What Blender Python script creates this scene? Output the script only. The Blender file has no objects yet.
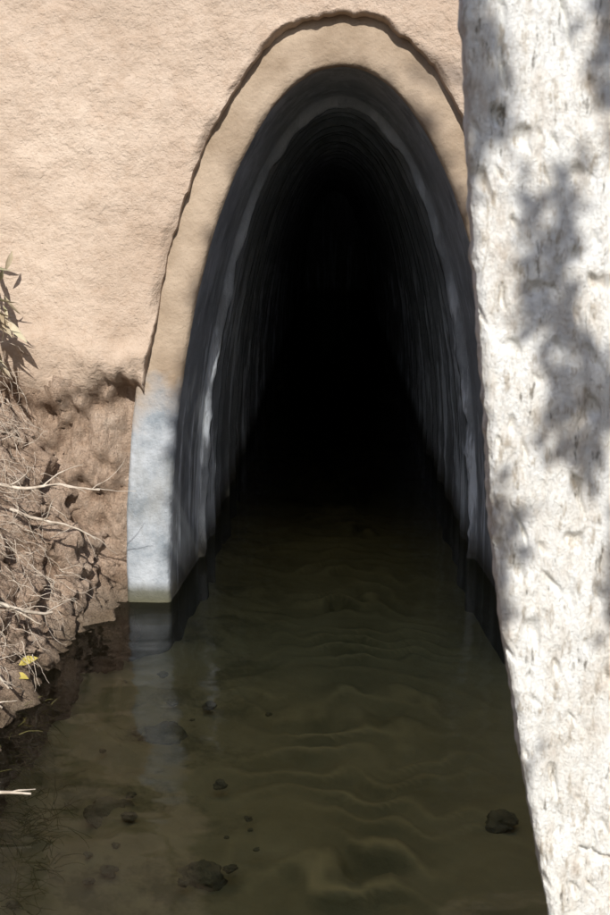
import bpy, math, random
from mathutils import Vector, noise, Euler
random.seed(7)
D=bpy.data; S=bpy.context.scene; C=S.collection
S.view_settings.view_transform='Standard'; S.view_settings.look='None'; S.view_settings.exposure=0

# ---------------------------------------------------------------- helpers
def mesh(name,v,f,mat=None,smooth=True,parent=None):
    me=D.meshes.new(name); me.from_pydata(v,[],f); me.update()
    if smooth: me.polygons.foreach_set('use_smooth',[True]*len(me.polygons))
    o=D.objects.new(name,me); C.objects.link(o)
    if mat: me.materials.append(mat)
    if parent: o.parent=parent
    return o
def empty(name):
    o=D.objects.new(name,None); C.objects.link(o); return o
def fbm(x,y,z,oct=4,sc=1.0):
    return noise.fractal(Vector((x*sc,y*sc,z*sc)),0.9,2.1,oct)
def grid_faces(n,m,flip=False):
    f=[]
    for i in range(n-1):
        for j in range(m-1):
            a=i*m+j; q=(a,a+1,a+m+1,a+m)
            f.append(q[::-1] if flip else q)
    return f
class NT:
    def __init__(s,name):
        s.m=D.materials.new(name); s.m.use_nodes=True; s.t=s.m.node_tree
        s.n=s.t.nodes; s.b=s.n['Principled BSDF']; s.out=s.n['Material Output']
        s.geo=s.n.new('ShaderNodeNewGeometry')
        s.b.inputs['Roughness'].default_value=.9
        s.b.inputs['Specular IOR Level'].default_value=.25
    def link(s,a,b): s.t.links.new(a,b)
    def pos(s,scale=(1,1,1)):
        mp=s.n.new('ShaderNodeMapping'); mp.inputs['Scale'].default_value=scale
        s.link(s.geo.outputs['Position'],mp.inputs['Vector']); return mp.outputs[0]
    def noise(s,sc,det=6,rough=.6,vec=None,dist=0):
        n=s.n.new('ShaderNodeTexNoise'); n.inputs['Scale'].default_value=sc
        n.inputs['Detail'].default_value=min(det,5); n.inputs['Roughness'].default_value=rough
        n.inputs['Distortion'].default_value=dist
        s.link(vec if vec else s.pos(),n.inputs['Vector']); return n.outputs['Fac']
    def ramp(s,fac,stops,interp='LINEAR'):
        r=s.n.new('ShaderNodeValToRGB'); s.link(fac,r.inputs[0]); e=r.color_ramp.elements
        r.color_ramp.interpolation=interp
        while len(e)<len(stops): e.new(.5)
        for i,(p,c) in enumerate(stops):
            e[i].position=p; e[i].color=(c,c,c,1) if isinstance(c,(int,float)) else (*c,1)
        return r.outputs[0]
    def mix(s,fac,a,b,mode='MIX'):
        m=s.n.new('ShaderNodeMix'); m.data_type='RGBA'; m.blend_type=mode
        for v,k in ((fac,0),(a,6),(b,7)):
            if isinstance(v,(int,float)): m.inputs[k].default_value=v if k==0 else (v,v,v,1)
            elif isinstance(v,tuple): m.inputs[k].default_value=(*v,1)
            else: s.link(v,m.inputs[k])
        return m.outputs[2]
    def math(s,op,a,b=0,c=0):
        m=s.n.new('ShaderNodeMath'); m.operation=op
        for i,v in enumerate((a,b,c)):
            if isinstance(v,(int,float)): m.inputs[i].default_value=v
            else: s.link(v,m.inputs[i])
        return m.outputs[0]
    def sep(s):
        x=s.n.new('ShaderNodeSeparateXYZ'); s.link(s.geo.outputs['Position'],x.inputs[0]); return x.outputs
    def vor(s,sc,feat='DISTANCE_TO_EDGE',vec=None):
        v=s.n.new('ShaderNodeTexVoronoi'); v.feature=feat; v.inputs['Scale'].default_value=sc
        s.link(vec if vec else s.pos(),v.inputs['Vector']); return v.outputs['Distance']
    def bump(s,h,dist,strength=1,prev=None):
        b=s.n.new('ShaderNodeBump'); b.inputs['Distance'].default_value=dist
        b.inputs['Strength'].default_value=strength
        s.link(h,b.inputs['Height'])
        if prev: s.link(prev,b.inputs['Normal'])
        return b.outputs[0]
    def col(s,c): s.link(c,s.b.inputs['Base Color'])
    def nrm(s,c): s.link(c,s.b.inputs['Normal'])
    def attr(s,n):
        x=s.n.new('ShaderNodeAttribute'); x.attribute_name=n; return x.outputs['Fac']
    def warp(s,sc,amt):
        n=s.n.new('ShaderNodeTexNoise'); n.inputs['Scale'].default_value=sc; n.inputs['Detail'].default_value=5
        n.inputs['Roughness'].default_value=.7
        s.link(s.pos(),n.inputs['Vector'])
        v=s.n.new('ShaderNodeVectorMath'); v.operation='MULTIPLY_ADD'
        s.link(n.outputs['Color'],v.inputs[0]); v.inputs[1].default_value=(amt,)*3
        s.link(s.pos(),v.inputs[2]); return v.outputs[0]

# ---------------------------------------------------------------- materials
a=NT('adobe_plaster')
c=a.ramp(a.noise(2.2,6,.65),[(.3,(.44,.335,.25)),(.5,(.54,.425,.33)),(.7,(.63,.51,.405))])
c=a.mix(a.ramp(a.noise(45,5,.7),[(.45,0),(.75,.4)]),c,(.36,.25,.17))
c=a.mix(a.ramp(a.noise(11,7,.7),[(.52,0),(.7,.35)]),c,(.42,.29,.20))
w=a.warp(5,.22)
crm=a.ramp(a.vor(1.9,vec=w),[(0,1),(.0025,.0)])
msk=a.ramp(a.noise(2.3,3),[(.5,0),(.62,1)])
crk=a.math('MULTIPLY',crm,msk)
c=a.mix(a.math('MULTIPLY',crk,.35),c,(.24,.15,.10))
c=a.mix(a.ramp(a.noise(1.3,7,.7,vec=a.pos((1,1,.6))),[(.5,0),(.72,.45)]),c,(.36,.25,.175))
a.col(c)
n=a.bump(a.noise(7,9,.72),.024,.8); n=a.bump(a.noise(90,5,.7),.004,1,n)
n=a.bump(a.noise(18,5,.65,vec=a.pos((1,1,3))),.007,.4,n); a.nrm(n)
M_adobe=a.m
a=NT('raw_earth')
c=a.ramp(a.noise(9,9,.74),[(.3,(.30,.20,.135)),(.46,(.50,.36,.26)),(.6,(.60,.455,.345)),(.75,(.68,.57,.46))])
c=a.mix(a.ramp(a.noise(60,4,.7),[(.5,0),(.7,.55)]),c,(.26,.175,.12))
wet=a.ramp(a.sep()[2],[(.0,1),(.1,0)])
c=a.mix(a.math('MULTIPLY',wet,.7),c,(.08,.065,.035))
a.col(c)
n=a.bump(a.noise(16,10,.75),.035,1); n=a.bump(a.noise(70,7,.8),.014,1,n); a.nrm(n)
M_earth=a.m
a=NT('collar_concrete')
c1=a.ramp(a.noise(14,8,.65),[(.3,(.22,.25,.275)),(.5,(.36,.385,.41)),(.7,(.47,.495,.52))])  # concrete grey, with the blue of sky-lit shade put into the colour
c1=a.mix(a.ramp(a.noise(9,7,.7,vec=a.pos((1,1,.35))),[(.5,0),(.66,.5)]),c1,(.22,.215,.19))
c2=a.ramp(a.noise(6,6,.6),[(.35,(.30,.225,.155)),(.65,(.44,.345,.255))])
zz=a.math('ADD',a.sep()[2],a.math('MULTIPLY',a.noise(7,5),.5))
c=a.mix(a.ramp(zz,[(.82,0),(1.22,1)]),c1,c2)
wet=a.ramp(a.sep()[2],[(.0,1),(.035,.85),(.07,0)])
c=a.mix(wet,c,(.10,.095,.06))
a.col(c)
n=a.bump(a.noise(22,8,.65),.008,.9); n=a.bump(a.noise(120,4),.002,.8,n); a.nrm(n)
M_collar=a.m
a=NT('tunnel_concrete')
st=a.noise(9,6,.7,vec=a.pos((1.3,1,.10)))
c=a.ramp(a.noise(7,7,.65),[(.3,(.28,.30,.315)),(.6,(.42,.445,.47)),(.8,(.52,.545,.57))])
low=a.ramp(a.sep()[2],[(.75,1),(1.2,.25)])
c=a.mix(a.math('MULTIPLY',low,a.ramp(st,[(.51,0),(.57,.95)])),c,(.80,.85,.90))
c=a.mix(a.ramp(a.noise(6,6,.65,vec=a.pos((1,1,.3))),[(.52,0),(.62,.5)]),c,(.17,.175,.175))
c=a.mix(a.ramp(a.sep()[2],[(.02,.9),(.14,.0)]),c,(.08,.07,.045))
a.col(c); a.b.inputs['Roughness'].default_value=.8
n=a.bump(a.noise(20,8,.65),.006,.8); n=a.bump(a.noise(130,4),.002,.7,n); a.nrm(n)
M_tun=a.m
a=NT('weathered_slab_concrete')
c=a.ramp(a.noise(12,9,.75,vec=a.pos((1.6,1,.6))),[(.33,(.62,.55,.47)),(.45,(.79,.755,.69)),(.55,(.87,.86,.82))])
sp=a.noise(42,7,.75,vec=a.pos((1.7,1,.5)))
c=a.mix(a.ramp(sp,[(.54,0),(.63,.75)]),c,(.42,.355,.27))
c=a.mix(a.ramp(a.noise(26,6,.7,vec=a.pos((2.2,1,.5))),[(.61,0),(.66,.8)]),c,(.14,.12,.09))
a.col(c)
n=a.bump(sp,.010,1); n=a.bump(a.noise(150,5,.7),.003,1,n); a.nrm(n)
M_slab=a.m
a=NT('streambed_silt')
c=a.ramp(a.noise(5,7,.65),[(.3,(.27,.25,.15)),(.55,(.42,.385,.24)),(.75,(.52,.475,.315))])
c=a.mix(a.attr('crest'),a.mix(.5,c,(.14,.125,.07)),a.mix(.6,c,(.72,.60,.35)))  # ripple highlights painted in: pale sand crests over dark silt troughs
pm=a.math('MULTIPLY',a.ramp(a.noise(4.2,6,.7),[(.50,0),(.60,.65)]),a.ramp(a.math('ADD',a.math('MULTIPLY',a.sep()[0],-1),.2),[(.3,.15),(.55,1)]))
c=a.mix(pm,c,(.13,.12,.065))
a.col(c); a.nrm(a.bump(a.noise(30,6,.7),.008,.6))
M_bed=a.m
a=NT('wet_rock')
c=a.ramp(a.noise(14,7,.65),[(.3,(.15,.135,.09)),(.6,(.26,.235,.155)),(.8,(.38,.34,.25))])
a.col(c); a.nrm(a.bump(a.noise(25,6,.7),.02,.9))
M_rock=a.m
a=NT('clear_water'); t=a.t
tr=a.n.new('ShaderNodeBsdfTransparent'); tr.inputs[0].default_value=(.86,.86,.71,1)
gl=a.n.new('ShaderNodeBsdfGlossy'); gl.inputs['Roughness'].default_value=.06
fr=a.n.new('ShaderNodeFresnel'); fr.inputs[0].default_value=1.30
mx=a.n.new('ShaderNodeMixShader')
n=a.bump(a.noise(4.0,2,.4,vec=a.pos((1,2.0,1))),.012,.6)
a.link(n,gl.inputs['Normal']); a.link(n,fr.inputs['Normal'])
a.link(fr.outputs[0],mx.inputs[0]); a.link(tr.outputs[0],mx.inputs[1]); a.link(gl.outputs[0],mx.inputs[2])
a.link(mx.outputs[0],a.out.inputs[0]); a.n.remove(a.b)
M_water=a.m
a=NT('root_bark')
a.col(a.ramp(a.noise(40,4),[(.3,(.36,.29,.22)),(.7,(.68,.60,.50))]))
M_root=a.m
a=NT('dry_leaf'); a.col(a.ramp(a.noise(14,4),[(.35,(.36,.28,.18)),(.5,(.55,.47,.34)),(.68,(.40,.40,.24))])); M_dry=a.m
a=NT('yellow_leaf'); a.col(a.ramp(a.noise(50,3),[(.3,(.35,.28,.06)),(.7,(.5,.42,.12))])); M_yel=a.m
a=NT('leaf_green'); a.b.inputs['Base Color'].default_value=(.06,.10,.03,1); M_leaf=a.m
a=NT('bark'); a.col(a.ramp(a.noise(20,5,vec=a.pos((1,1,.3))),[(.3,(.07,.05,.035)),(.7,(.2,.15,.11))])); a.nrm(a.bump(a.noise(30,5),.02)); M_bark=a.m
a=NT('grass_blade'); a.col(a.ramp(a.noise(10,3),[(.35,(.09,.09,.025)),(.65,(.24,.21,.08))])); M_grass=a.m
a=NT('dry_ground'); a.col(a.ramp(a.noise(1.2,8,.7),[(.3,(.26,.18,.12)),(.7,(.40,.30,.21))])); a.nrm(a.bump(a.noise(6,8,.7),.05)); M_ground=a.m

# ---------------------------------------------------------------- adobe wall
CX=.02
def ell(th,a_,b_):
    return CX+a_*math.cos(th), b_*math.sin(th)
YW=3.256
def wall_recess(x,z):
    if x>0: return 0
    zb=.74+.06*fbm(x,0,0,3,5)+.02*noise.noise(Vector((x*25,1,0)))+.03*fbm(x,3,z,4,12)
    k=max(0,min(1,(zb-z)/.10))
    return k*k*(3-2*k)
def wall_y(x,z):
    y=YW+.010*fbm(x,0,z,5,2.2)+.004*fbm(x,3,z,4,14)
    k=wall_recess(x,z)
    near=math.exp(-max(0,-x-.64)/.05)
    y+=k*(.055+.07*near+(1-.7*near)*(.06*fbm(x,7,z,6,5)+.05*fbm(x,9,z,6,16)))
    if x<-.3: y-=.022*math.exp(-((z-.80)/.07)**2)*(.6+1.2*fbm(x,5,z,5,9))
    return y
v=[];N=300;Mr=230
for i in range(N):
    th=math.pi*i/(N-1)
    for j in range(Mr):
        ax,az=ell(th,.642,1.757)
        rr=1+.012*fbm(ax,1,az,3,4)+.006*fbm(ax,1,az,4,20)
        if j<4:
            k=1-j/4
            kk=wall_recess(ax,az)
            ax=CX+(ax-CX)*(rr-.006*k); az*=rr-.004*k
            v.append((ax,YW+.018+.07*k+kk*.15,az)); continue
        s=((j-4)/(Mr-5))**1.9
        ax=CX+(ax-CX)*rr; az*=rr
        cx,sz=math.cos(th),math.sin(th)
        k=min(3.4/max(abs(cx),1e-6),2.6/max(sz,1e-6)); bx,bz=CX+cx*k, sz*k
        x=ax+(bx-ax)*s; z=az+(bz-az)*s
        edge=max(0,1-s/.012)*max(0,.6+1.1*noise.noise(Vector((x*9,z*9,3))))
        v.append((x,wall_y(x,z)+.024*edge**2,z))
wall=mesh('adobe_wall',v,grid_faces(N,Mr,True),M_adobe)
wall.data.materials.append(M_earth)
for p in wall.data.polygons:
    c=p.center
    if wall_recess(c.x,c.z)>.35: p.material_index=1

# ---------------------------------------------------------------- tunnel
tun=empty('concrete_tunnel')
def rings(name,spec,mat,N=160,zlow=-.35):
    v=[]
    for (y,a_,b_,amp) in spec:
        for i in range(N+8):
            if i<4: x,z=CX+a_,zlow*(4-i)/4
            elif i>=N+4: x,z=CX-a_,zlow*(i-N-3)/4
            else:
                th=math.pi*(i-4)/(N-1); x,z=ell(th,a_,b_)
            k=amp*(fbm(x,y*1.5,z,5,9)) 
            r=math.hypot(x-CX,z) or 1
            v.append((x+(x-CX)/r*k, y+amp*.9*fbm(x,y+9,z,4,14), z+z/r*k if z>0 else z))
    return mesh(name,v,grid_faces(len(spec),N+8),mat,parent=tun)
rings('collar',[(3.5,.672,1.80,0),(3.33,.672,1.80,.0),(3.308,.669,1.797,.003),(3.301,.66,1.785,.004),(3.30,.62,1.72,.004),(3.298,.57,1.66,.004),(3.30,.542,1.632,.004),(3.306,.534,1.624,.004),(3.32,.53,1.618,.003)],M_collar)
spec=[(3.318,.531,1.619,.002)]
for k in range(1,12): spec.append((3.32+.042*k,.53-.0032*k,1.618-.0035*k,.003))
y=3.79
spec+=[(y,.478,1.56,.010),(y+.01,.468,1.55,.017),(y+.03,.468,1.55,.017)]
a0=.51
R=random.Random(3)
while y<17:
    da=R.uniform(-.006,.006); L=R.uniform(.24,.32)
    n0=8
    a_=a0+da
    spec.append((y+.03,a_,1.09+a_,.0025))
    for k in range(1,n0): spec.append((y+.03+(L-.05)*k/n0,a_-.003*k,1.09+a_-.003*k,.0025))
    y+=L
    lip=R.uniform(.010,.022)
    spec+=[(y,a_-.02-lip,1.09+a_-.02-lip,.005),(y+.014,a_-.022-lip,1.088+a_-.022-lip,.006)]
rings('lining_rings',spec,M_tun)
cap=[];N=40
for i in range(N): 
    x,z=ell(math.pi*i/(N-1),.6,1.7); cap.append((x,17,z if 0<i<N-1 else -.4))
mesh('end_face',cap,[tuple(range(N))],M_tun,False,tun)

# ---------------------------------------------------------------- streambed & water
v=[];cr=[];xs=[-1.3+2.9*i/170 for i in range(171)]
ys=[-4+.1*i for i in range(48)]+[.8+.012*i for i in range(370)]; yy=ys[-1]
while yy<17: yy+=.12; ys.append(yy)
for y in ys:
    for x in xs:
        z=-.20-.015*fbm(x,y,0,4,1.4)
        m=math.exp(-((x-.05)/.27)**2)*max(.35,min(1,(y-1.3)/.7))
        ph=(y+.26*abs(x-.05+.10*noise.noise(Vector((y*2,0,5))))+.16*noise.noise(Vector((x*3.5,y*2,0)))+.13*noise.noise(Vector((x*9,y*5,3)))+.02*noise.noise(Vector((x*26,y*14,3))))/.13
        s_=math.sin(2*math.pi*ph)
        amp=max(.0,.75+1.5*noise.noise(Vector((x*4.5,y*4.5,8))))
        z+=m*.014*(s_+.35*math.sin(4*math.pi*ph+.8))*amp
        l=max(0,min(1,(-x-.25)/.5)); z+=l*(.06+.08*fbm(x,y,4,6,4))
        z+=.005*fbm(x,y,2,5,8)
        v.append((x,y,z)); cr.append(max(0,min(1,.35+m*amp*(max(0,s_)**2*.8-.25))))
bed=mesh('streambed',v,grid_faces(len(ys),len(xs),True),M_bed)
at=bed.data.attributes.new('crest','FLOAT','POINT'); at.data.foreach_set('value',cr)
mesh('water',[(-1.25,-4,0),(1.5,-4,0),(1.5,17,0),(-1.25,17,0)],[(0,1,2,3)],M_water,False)

def rock(loc,r,seed,parent=None,name='rock',mat=M_rock,fl=.55):
    import bmesh
    bm=bmesh.new(); bmesh.ops.create_icosphere(bm,subdivisions=4,radius=1)
    for q in bm.verts:
        d=1+.5*fbm(q.co.x+seed*7,q.co.y,q.co.z,5,1.1)
        q.co=Vector((q.co.x*d*r,q.co.y*d*r*.85,q.co.z*d*r*fl))+Vector(loc)
    me=D.meshes.new(name); bm.to_mesh(me); bm.free(); me.materials.append(mat)
    for p in me.polygons: p.use_smooth=True
    o=D.objects.new(name,me); C.objects.link(o); o.parent=parent; return o
rk=empty('submerged_rocks')
for i,(x,y,r) in enumerate([(-.52,2.35,.06),(-.28,2.12,.045),(-.46,2.75,.06),(.40,2.35,.035),(-.03,1.66,.045),(-.5,1.8,.035)]):
    rock((x,y,-.19),r,i,rk,'rock_%d'%i)
for i in range(34):
    x=-.15-random.random()*.55; y=1.4+random.random()*1.7
    rock((x,y,-.168+.08*max(0,-x-.3)),random.uniform(.005,.018),i+20,rk,'pebble_%d'%i)

# ---------------------------------------------------------------- banks
def bank(name,sign,x0,ztop,y0,y1,ny,ns,amp,reach):
    v=[]
    for i in range(ny):
        y=y0+(y1-y0)*(i/(ny-1))
        for j in range(ns):
            s=j/(ns-1)
            xx=x0+sign*(reach*s**1.25); z=-.35+(ztop+.35)*s**.62
            k=amp*(min(1,s*8))
            xx+=k*1.3*fbm(xx,y,z,6,3.2)+k*.7*fbm(xx+5,y,z,4,12); z+=k*.6*fbm(xx,y+4,z,5,5)
            y2=y+k*.3*fbm(xx,y,z+8,3,6)
            v.append((xx,y2,z))
    return mesh(name,v,grid_faces(ny,ns,sign>0),M_earth)
def bank_left():
    v=[];ny=460;ns=190
    for i in range(ny):
        y=3.42-(i/(ny-1))**1.5*8.4
        for j in range(ns):
            s=j/(ns-1)
            x=-.60-.16*min(1,(3.42-y)/.5)
            if s<.75:
                q=s/.75; z=-.35+1.2*q; x-=.58*max(0,(z+.05))**1.2/1.0 if z>-.05 else 0
            else:
                q=(s-.75)/.25; z=.85+1.5*q; x-=.50+.75*q
            k=.055*min(1,s*5)
            rid=1-abs(noise.noise(Vector((x*9,y*9,z*9))))*2.2
            x+=k*1.1*fbm(x,y,z,6,3.2)+k*.9*fbm(x+5,y,z,6,11)+k*.3*rid; z+=k*.7*fbm(x,y+4,z,5,5)+k*.4*fbm(x,y,z,5,24)
            v.append((x,y+k*.5*fbm(x,y,z+8,5,10),z))
    return mesh('earth_bank',v,grid_faces(ny,ns,False),M_earth)
bank_left()
b2=bank('earth_bank.001',1,1.15,2.35,3.42,-5,150,60,.07,.8)
def strip(x0,x1,y0,y1,z=2.3):
    return [(x0,y0,z),(x1,y0,z),(x1,y1,z),(x0,y1,z)]
v=[];f=[]
for r in ((-400,-1.6,-400,400),(1.85,400,-400,400),(-1.6,1.85,3.2,400),(-1.6,1.85,-400,-9)):
    f.append(tuple(range(len(v),len(v)+4))); v+=strip(*r)
i=len(v); v+=[(-1.6,-9,2.3),(1.85,-9,2.3),(1.85,-3.9,-.21),(-1.6,-3.9,-.21)]; f.append((i,i+1,i+2,i+3))
mesh('ground',v,f,M_ground,False)

# ---------------------------------------------------------------- slab
def slab_edge(z):
    pts=[(-.4,.46),(.15,.337),(.4,.287),(.663,.241),(1.155,.189),(1.47,.164),(2.3,.115)]
    for (z0,x0),(z1,x1) in zip(pts,pts[1:]):
        if z<=z1: return x0+(x1-x0)*(z-z0)/(z1-z0)
    return .115
YS=1.5; W=.95; T=.09
v=[];nz=760
nx=300
for i in range(nz):
    z=-.35+2.65*i/(nz-1); e=slab_edge(z)
    e+=.004*fbm(0,0,z,5,9)+.003*noise.noise(Vector((z*45,0,0)))
    row=[]
    for k in range(6):
        q=k/6
        row.append((e+.004+.003*fbm(e,q,z,3,12),YS+T*(1-q),z))
    for j in range(nx):
        q=j/(nx-1); x=e+W*q**1.6
        ed=max(0,1-(x-e)/.012)
        wx=x+.02*noise.noise(Vector((x*20,2,z*14))); wz=z+.04*noise.noise(Vector((x*14,6,z*10)))
        n1=fbm(wx*26,1,wz*11,6,1.0)
        n2=1-abs(noise.noise(Vector((wx*34,5,wz*13))))*2
        pit=max(0,noise.noise(Vector((wx*55+wz*14,4,wz*22)))-.28)
        y=YS+.010*ed**2-.004*fbm(x,0,z*.7,5,6)-.0038*n1-.0010*n2+.032*pit
        if abs(z-.262-.01*math.sin(x*40))<.005 and x>e+.06: y+=.014
        row.append((x,y,z))
    row.append((e+W,YS+T,z)); v+=row
mm=nx+7
slab=mesh('concrete_slab',v,grid_faces(nz,mm,True),M_slab)

# ---------------------------------------------------------------- roots, grass, leaves
def tubes(name,paths,mat,parent=None,res=1):
    cu=D.curves.new(name,'CURVE'); cu.dimensions='3D'; cu.bevel_depth=1; cu.bevel_resolution=res; cu.resolution_u=2
    for p in paths:
        s=cu.splines.new('POLY'); s.points.add(len(p)-1)
        for q,(co,r) in zip(s.points,p): q.co=(*co,1); q.radius=r
    o=D.objects.new(name,cu); C.objects.link(o); cu.materials.append(mat); o.parent=parent; return o
def wander(p,d,n,step,r0,r1,wob=.35,grav=0,rnd=random):
    out=[];p=Vector(p);d=Vector(d).normalized()
    for i in range(n):
        out.append((p.copy(),r0+(r1-r0)*i/(n-1)))
        d=(d+Vector((rnd.gauss(0,wob),rnd.gauss(0,wob),rnd.gauss(0,wob)-grav))*.5).normalized(); p=p+d*step
    return out
P=[]
def branch(p,d,n,step,r,kids=3,wob=.3):
    m=wander(p,d,n,step,r,r*.35,wob); P.append(m)
    for k in range(kids):
        i=random.randrange(2,n-1); q,rr=m[i]
        dd=(m[i][0]-m[i-1][0]).normalized()+Vector((random.gauss(0,.6),random.gauss(0,.6),random.gauss(0,.6)))
        P.append(wander(q,dd,max(4,n//2),step*.8,rr*.6,rr*.2,wob))
branch((-.92,2.62,.28),(.75,-.1,-.45),12,.022,.009,5)
branch((-.92,2.50,.22),(.8,-.2,-.3),11,.022,.008,4)
branch((-.95,2.85,.5),(.8,.0,-.6),16,.022,.006,5)
branch((-.90,2.95,.40),(.8,.1,-.3),14,.02,.0055,4)
branch((-.78,2.02,.055),(.95,-.05,-.10),9,.022,.006,2,.12)
branch((-.86,2.35,.20),(.6,-.3,-.5),9,.02,.007,3)
for i in range(520):
    y=random.uniform(2.3,3.2); z=random.uniform(.1,.85)
    P.append(wander((-.80-.24*z+random.uniform(-.06,.06),y,z),(random.uniform(.1,1),random.uniform(-.6,.2),random.uniform(-1.2,.2)),random.randint(5,12),.012,random.uniform(.0006,.0013),.0004,.55,.12))
tubes('tree_roots',P,M_root)
def leafmesh(name,items,mat,st=((0,.08),(.3,.9),(.6,1),(.85,.5),(1,.03))):
    v=[];f=[]
    for (p,d,up,L,Wd,curl) in items:
        d=d.normalized(); sd=d.cross(up).normalized(); nn=sd.cross(d)
        b=len(v)
        for t,wf in st:
            c=p+d*L*t+nn*(-curl*L*t*t)
            v+=[c-sd*Wd*wf*.5+nn*Wd*.25*wf,c,c+sd*Wd*wf*.5+nn*Wd*.25*wf]
        for k in range(len(st)-1):
            o=b+k*3; f+=[(o,o+1,o+4,o+3),(o+1,o+2,o+5,o+4)]
    return mesh(name,v,f,mat)
def rv(s=1): return Vector((random.gauss(0,s),random.gauss(0,s),random.gauss(0,s)))
it=[]
for i in range(55):
    p=Vector((-.975+random.gauss(0,.028),3.09+random.gauss(0,.03),.97+random.gauss(0,.07)))
    it.append((p,Vector((random.uniform(-.2,.7),-.4,-random.uniform(.5,1.5)))+rv(.3),rv(),random.uniform(.05,.12),random.uniform(.008,.024),random.uniform(-.8,1.0)))
leafmesh('dry_leaves',it,M_dry)
leafmesh('fallen_leaf',[(Vector((-.80,2.62,.075)),Vector((1,.1,.5)),Vector((0,-.8,1)),.05,.024,.2),(Vector((-.81,2.60,.055)),Vector((1,-.3,.1)),Vector((0,-.6,1)),.04,.02,.3)],M_yel)
G=[]
for i in range(460):
    y=random.uniform(1.85,2.6); p=(-.86+random.uniform(0,.14),y,random.uniform(-.12,.0))
    G.append(wander(p,(random.uniform(.1,1),random.uniform(-.5,.3),random.uniform(-.2,.5)),8,random.uniform(.007,.013),.0008,.0003,.4,.22))
for i in range(260):
    y=random.uniform(1.75,2.3); p=(random.uniform(-.78,-.58),y,random.uniform(-.15,-.07))
    G.append(wander(p,(random.uniform(-.4,1),random.uniform(-.6,.4),random.uniform(-.1,.4)),9,random.uniform(.007,.012),.0010,.0004,.4,.1))
tubes('water_grass',G,M_grass)

# ---------------------------------------------------------------- sun & added off-camera tree that shapes its light
EL=math.radians(36); AZ=math.radians(3)
Ls=Vector((math.sin(AZ)*math.cos(EL),-math.cos(AZ)*math.cos(EL),math.sin(EL)))
patches=[(.182,1.43,.02,.09),(.279,1.385,.05,.15),(.27,1.50,.10,.05),(.214,1.13,.03,.16),(.212,1.0,.028,.14),(.262,.93,.03,.12),(.36,1.15,.033,.14),
 (.327,.663,.062,.20),(.385,.41,.08,.21),(.41,.18,.08,.17),(.29,.55,.035,.13),(.33,.30,.035,.12),(.40,.85,.02,.06)]
def where(Q):
    t=(Q.y-YS)/Ls.y; p=Q-Ls*t
    e=slab_edge(p.z)
    if -.3<p.z<2.3 and e-.005<p.x<e+W:
        for (cx,cz,rx,rz) in patches:
            w_=.55*noise.noise(Vector((p.x*30,0,p.z*14)))+.3*noise.noise(Vector((p.x*70,0,p.z*50)))
            if ((p.x-cx)/(rx+.008))**2+((p.z-cz)/(rz+.01))**2<1+w_: return 'lit'
        return 'slab'
    t=(Q.y-YW)/Ls.y; p=Q-Ls*t
    if p.z<.0 and p.x>-.66: return 'water'
    A,B_=(.545,1.60) if p.x>.1 else (.50,1.58)
    if ((p.x-CX)/A)**2+(p.z/B_)**2<1: return 'hole'
    return 'lit'
items=[]
for i in range(13000):  # unseen bough added to shade the slab, left open at the sun patches
    tx=random.uniform(.1,.62); tz=random.uniform(-.1,1.75)
    Q=Vector((tx,YS,tz))+Ls*random.uniform(2.1,2.7)
    if where(Q)!='slab': continue
    items.append((Q,rv(),rv(),random.uniform(.025,.04),random.uniform(.015,.024),.2))
for i in range(8000):  # unseen crown added to keep sun out of the tunnel mouth
    T0=Vector((random.uniform(-.7,.7),YW,random.uniform(-1.3,1.7)))
    Q=T0+Ls*random.uniform(5,7)
    k=where(Q)
    if k in('lit','slab') or (k=='water' and random.random()<.97): continue
    items.append((Q,rv(),rv(),random.uniform(.07,.11),random.uniform(.045,.065),.2))
tree=empty('added_shade_tree')  # added out of view; leaves placed only for the shade they cast
lf=leafmesh('added_shade_leaves',items,M_leaf,((0,.1),(.45,1),(1,.05))); lf.parent=tree
B=[]
cc=Vector((0,YW,1.0))+Ls*6
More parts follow.
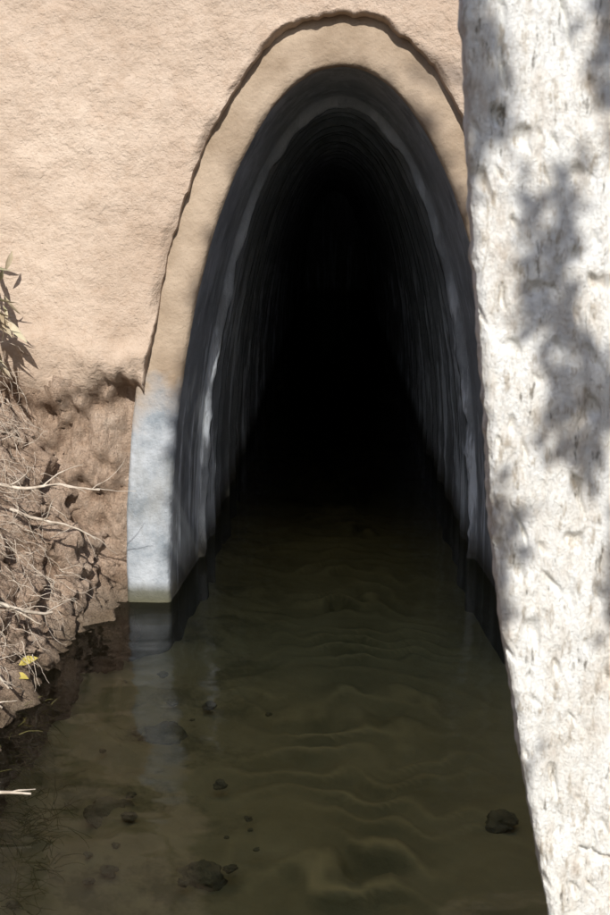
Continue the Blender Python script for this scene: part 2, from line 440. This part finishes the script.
base=Vector((2.1,cc.y,2.25))
def limb(a_,b_,r0,r1,n=14,w=.06):
    a_=Vector(a_);b_=Vector(b_);out=[]
    for i in range(n):
        q=i/(n-1); p=a_.lerp(b_,q)+Vector((noise.noise(Vector((q*3,a_.x,1))),noise.noise(Vector((q*3,5,b_.y))),noise.noise(Vector((q*3,9,b_.z)))))*w*math.sin(math.pi*q)*3
        out.append((p,r0+(r1-r0)*q))
    B.append(out); return out
tk=limb(base,(2.3,cc.y,5.0),.14,.07,w=.03)
for tgt in [cc,cc+Vector((.2,.2,.5)),cc+Vector((.6,.3,1.0)),Vector((3.2,cc.y,5.2))]:
    l=limb(tk[11][0],tgt,.035,.010)
    for k in range(7):
        q=l[random.randrange(5,13)][0]; e=q+rv(.3)
        if where(e)=='lit' or where(q.lerp(e,.5))=='lit': continue
        limb(q,e,.010,.003,8)
l=limb(tk[4][0],Vector((.45,YS,.95))+Ls*2.4,.025,.006)
tb=tubes('added_trunk_and_limbs',B,M_bark,tree,3)

sun=D.lights.new('sun','SUN'); sun.energy=5; sun.angle=math.radians(.5); sun.color=(1,.97,.92)
so=D.objects.new('sun',sun); C.objects.link(so); so.rotation_euler=Ls.to_track_quat('Z','Y').to_euler(); so.location=Ls*10
w=D.worlds.new('World'); S.world=w; w.use_nodes=True
sk=w.node_tree.nodes.new('ShaderNodeTexSky'); sk.sky_type='NISHITA'; sk.sun_disc=False
sk.sun_elevation=EL; sk.sun_rotation=math.pi-AZ
bg=w.node_tree.nodes['Background']; bg.inputs[1].default_value=.15
w.node_tree.links.new(sk.outputs[0],bg.inputs[0])

cam=D.cameras.new('camera'); co=D.objects.new('camera',cam); C.objects.link(co)
co.location=(0,0,1.2); co.rotation_euler=Euler((math.radians(90-12.4),0,math.radians(1.45)))
cam.sensor_fit='VERTICAL'; cam.sensor_height=24; cam.lens=28.85; cam.clip_end=1000; cam.clip_start=.02
cam.dof.use_dof=True; cam.dof.focus_distance=3.3; cam.dof.aperture_fstop=5.6
S.camera=co
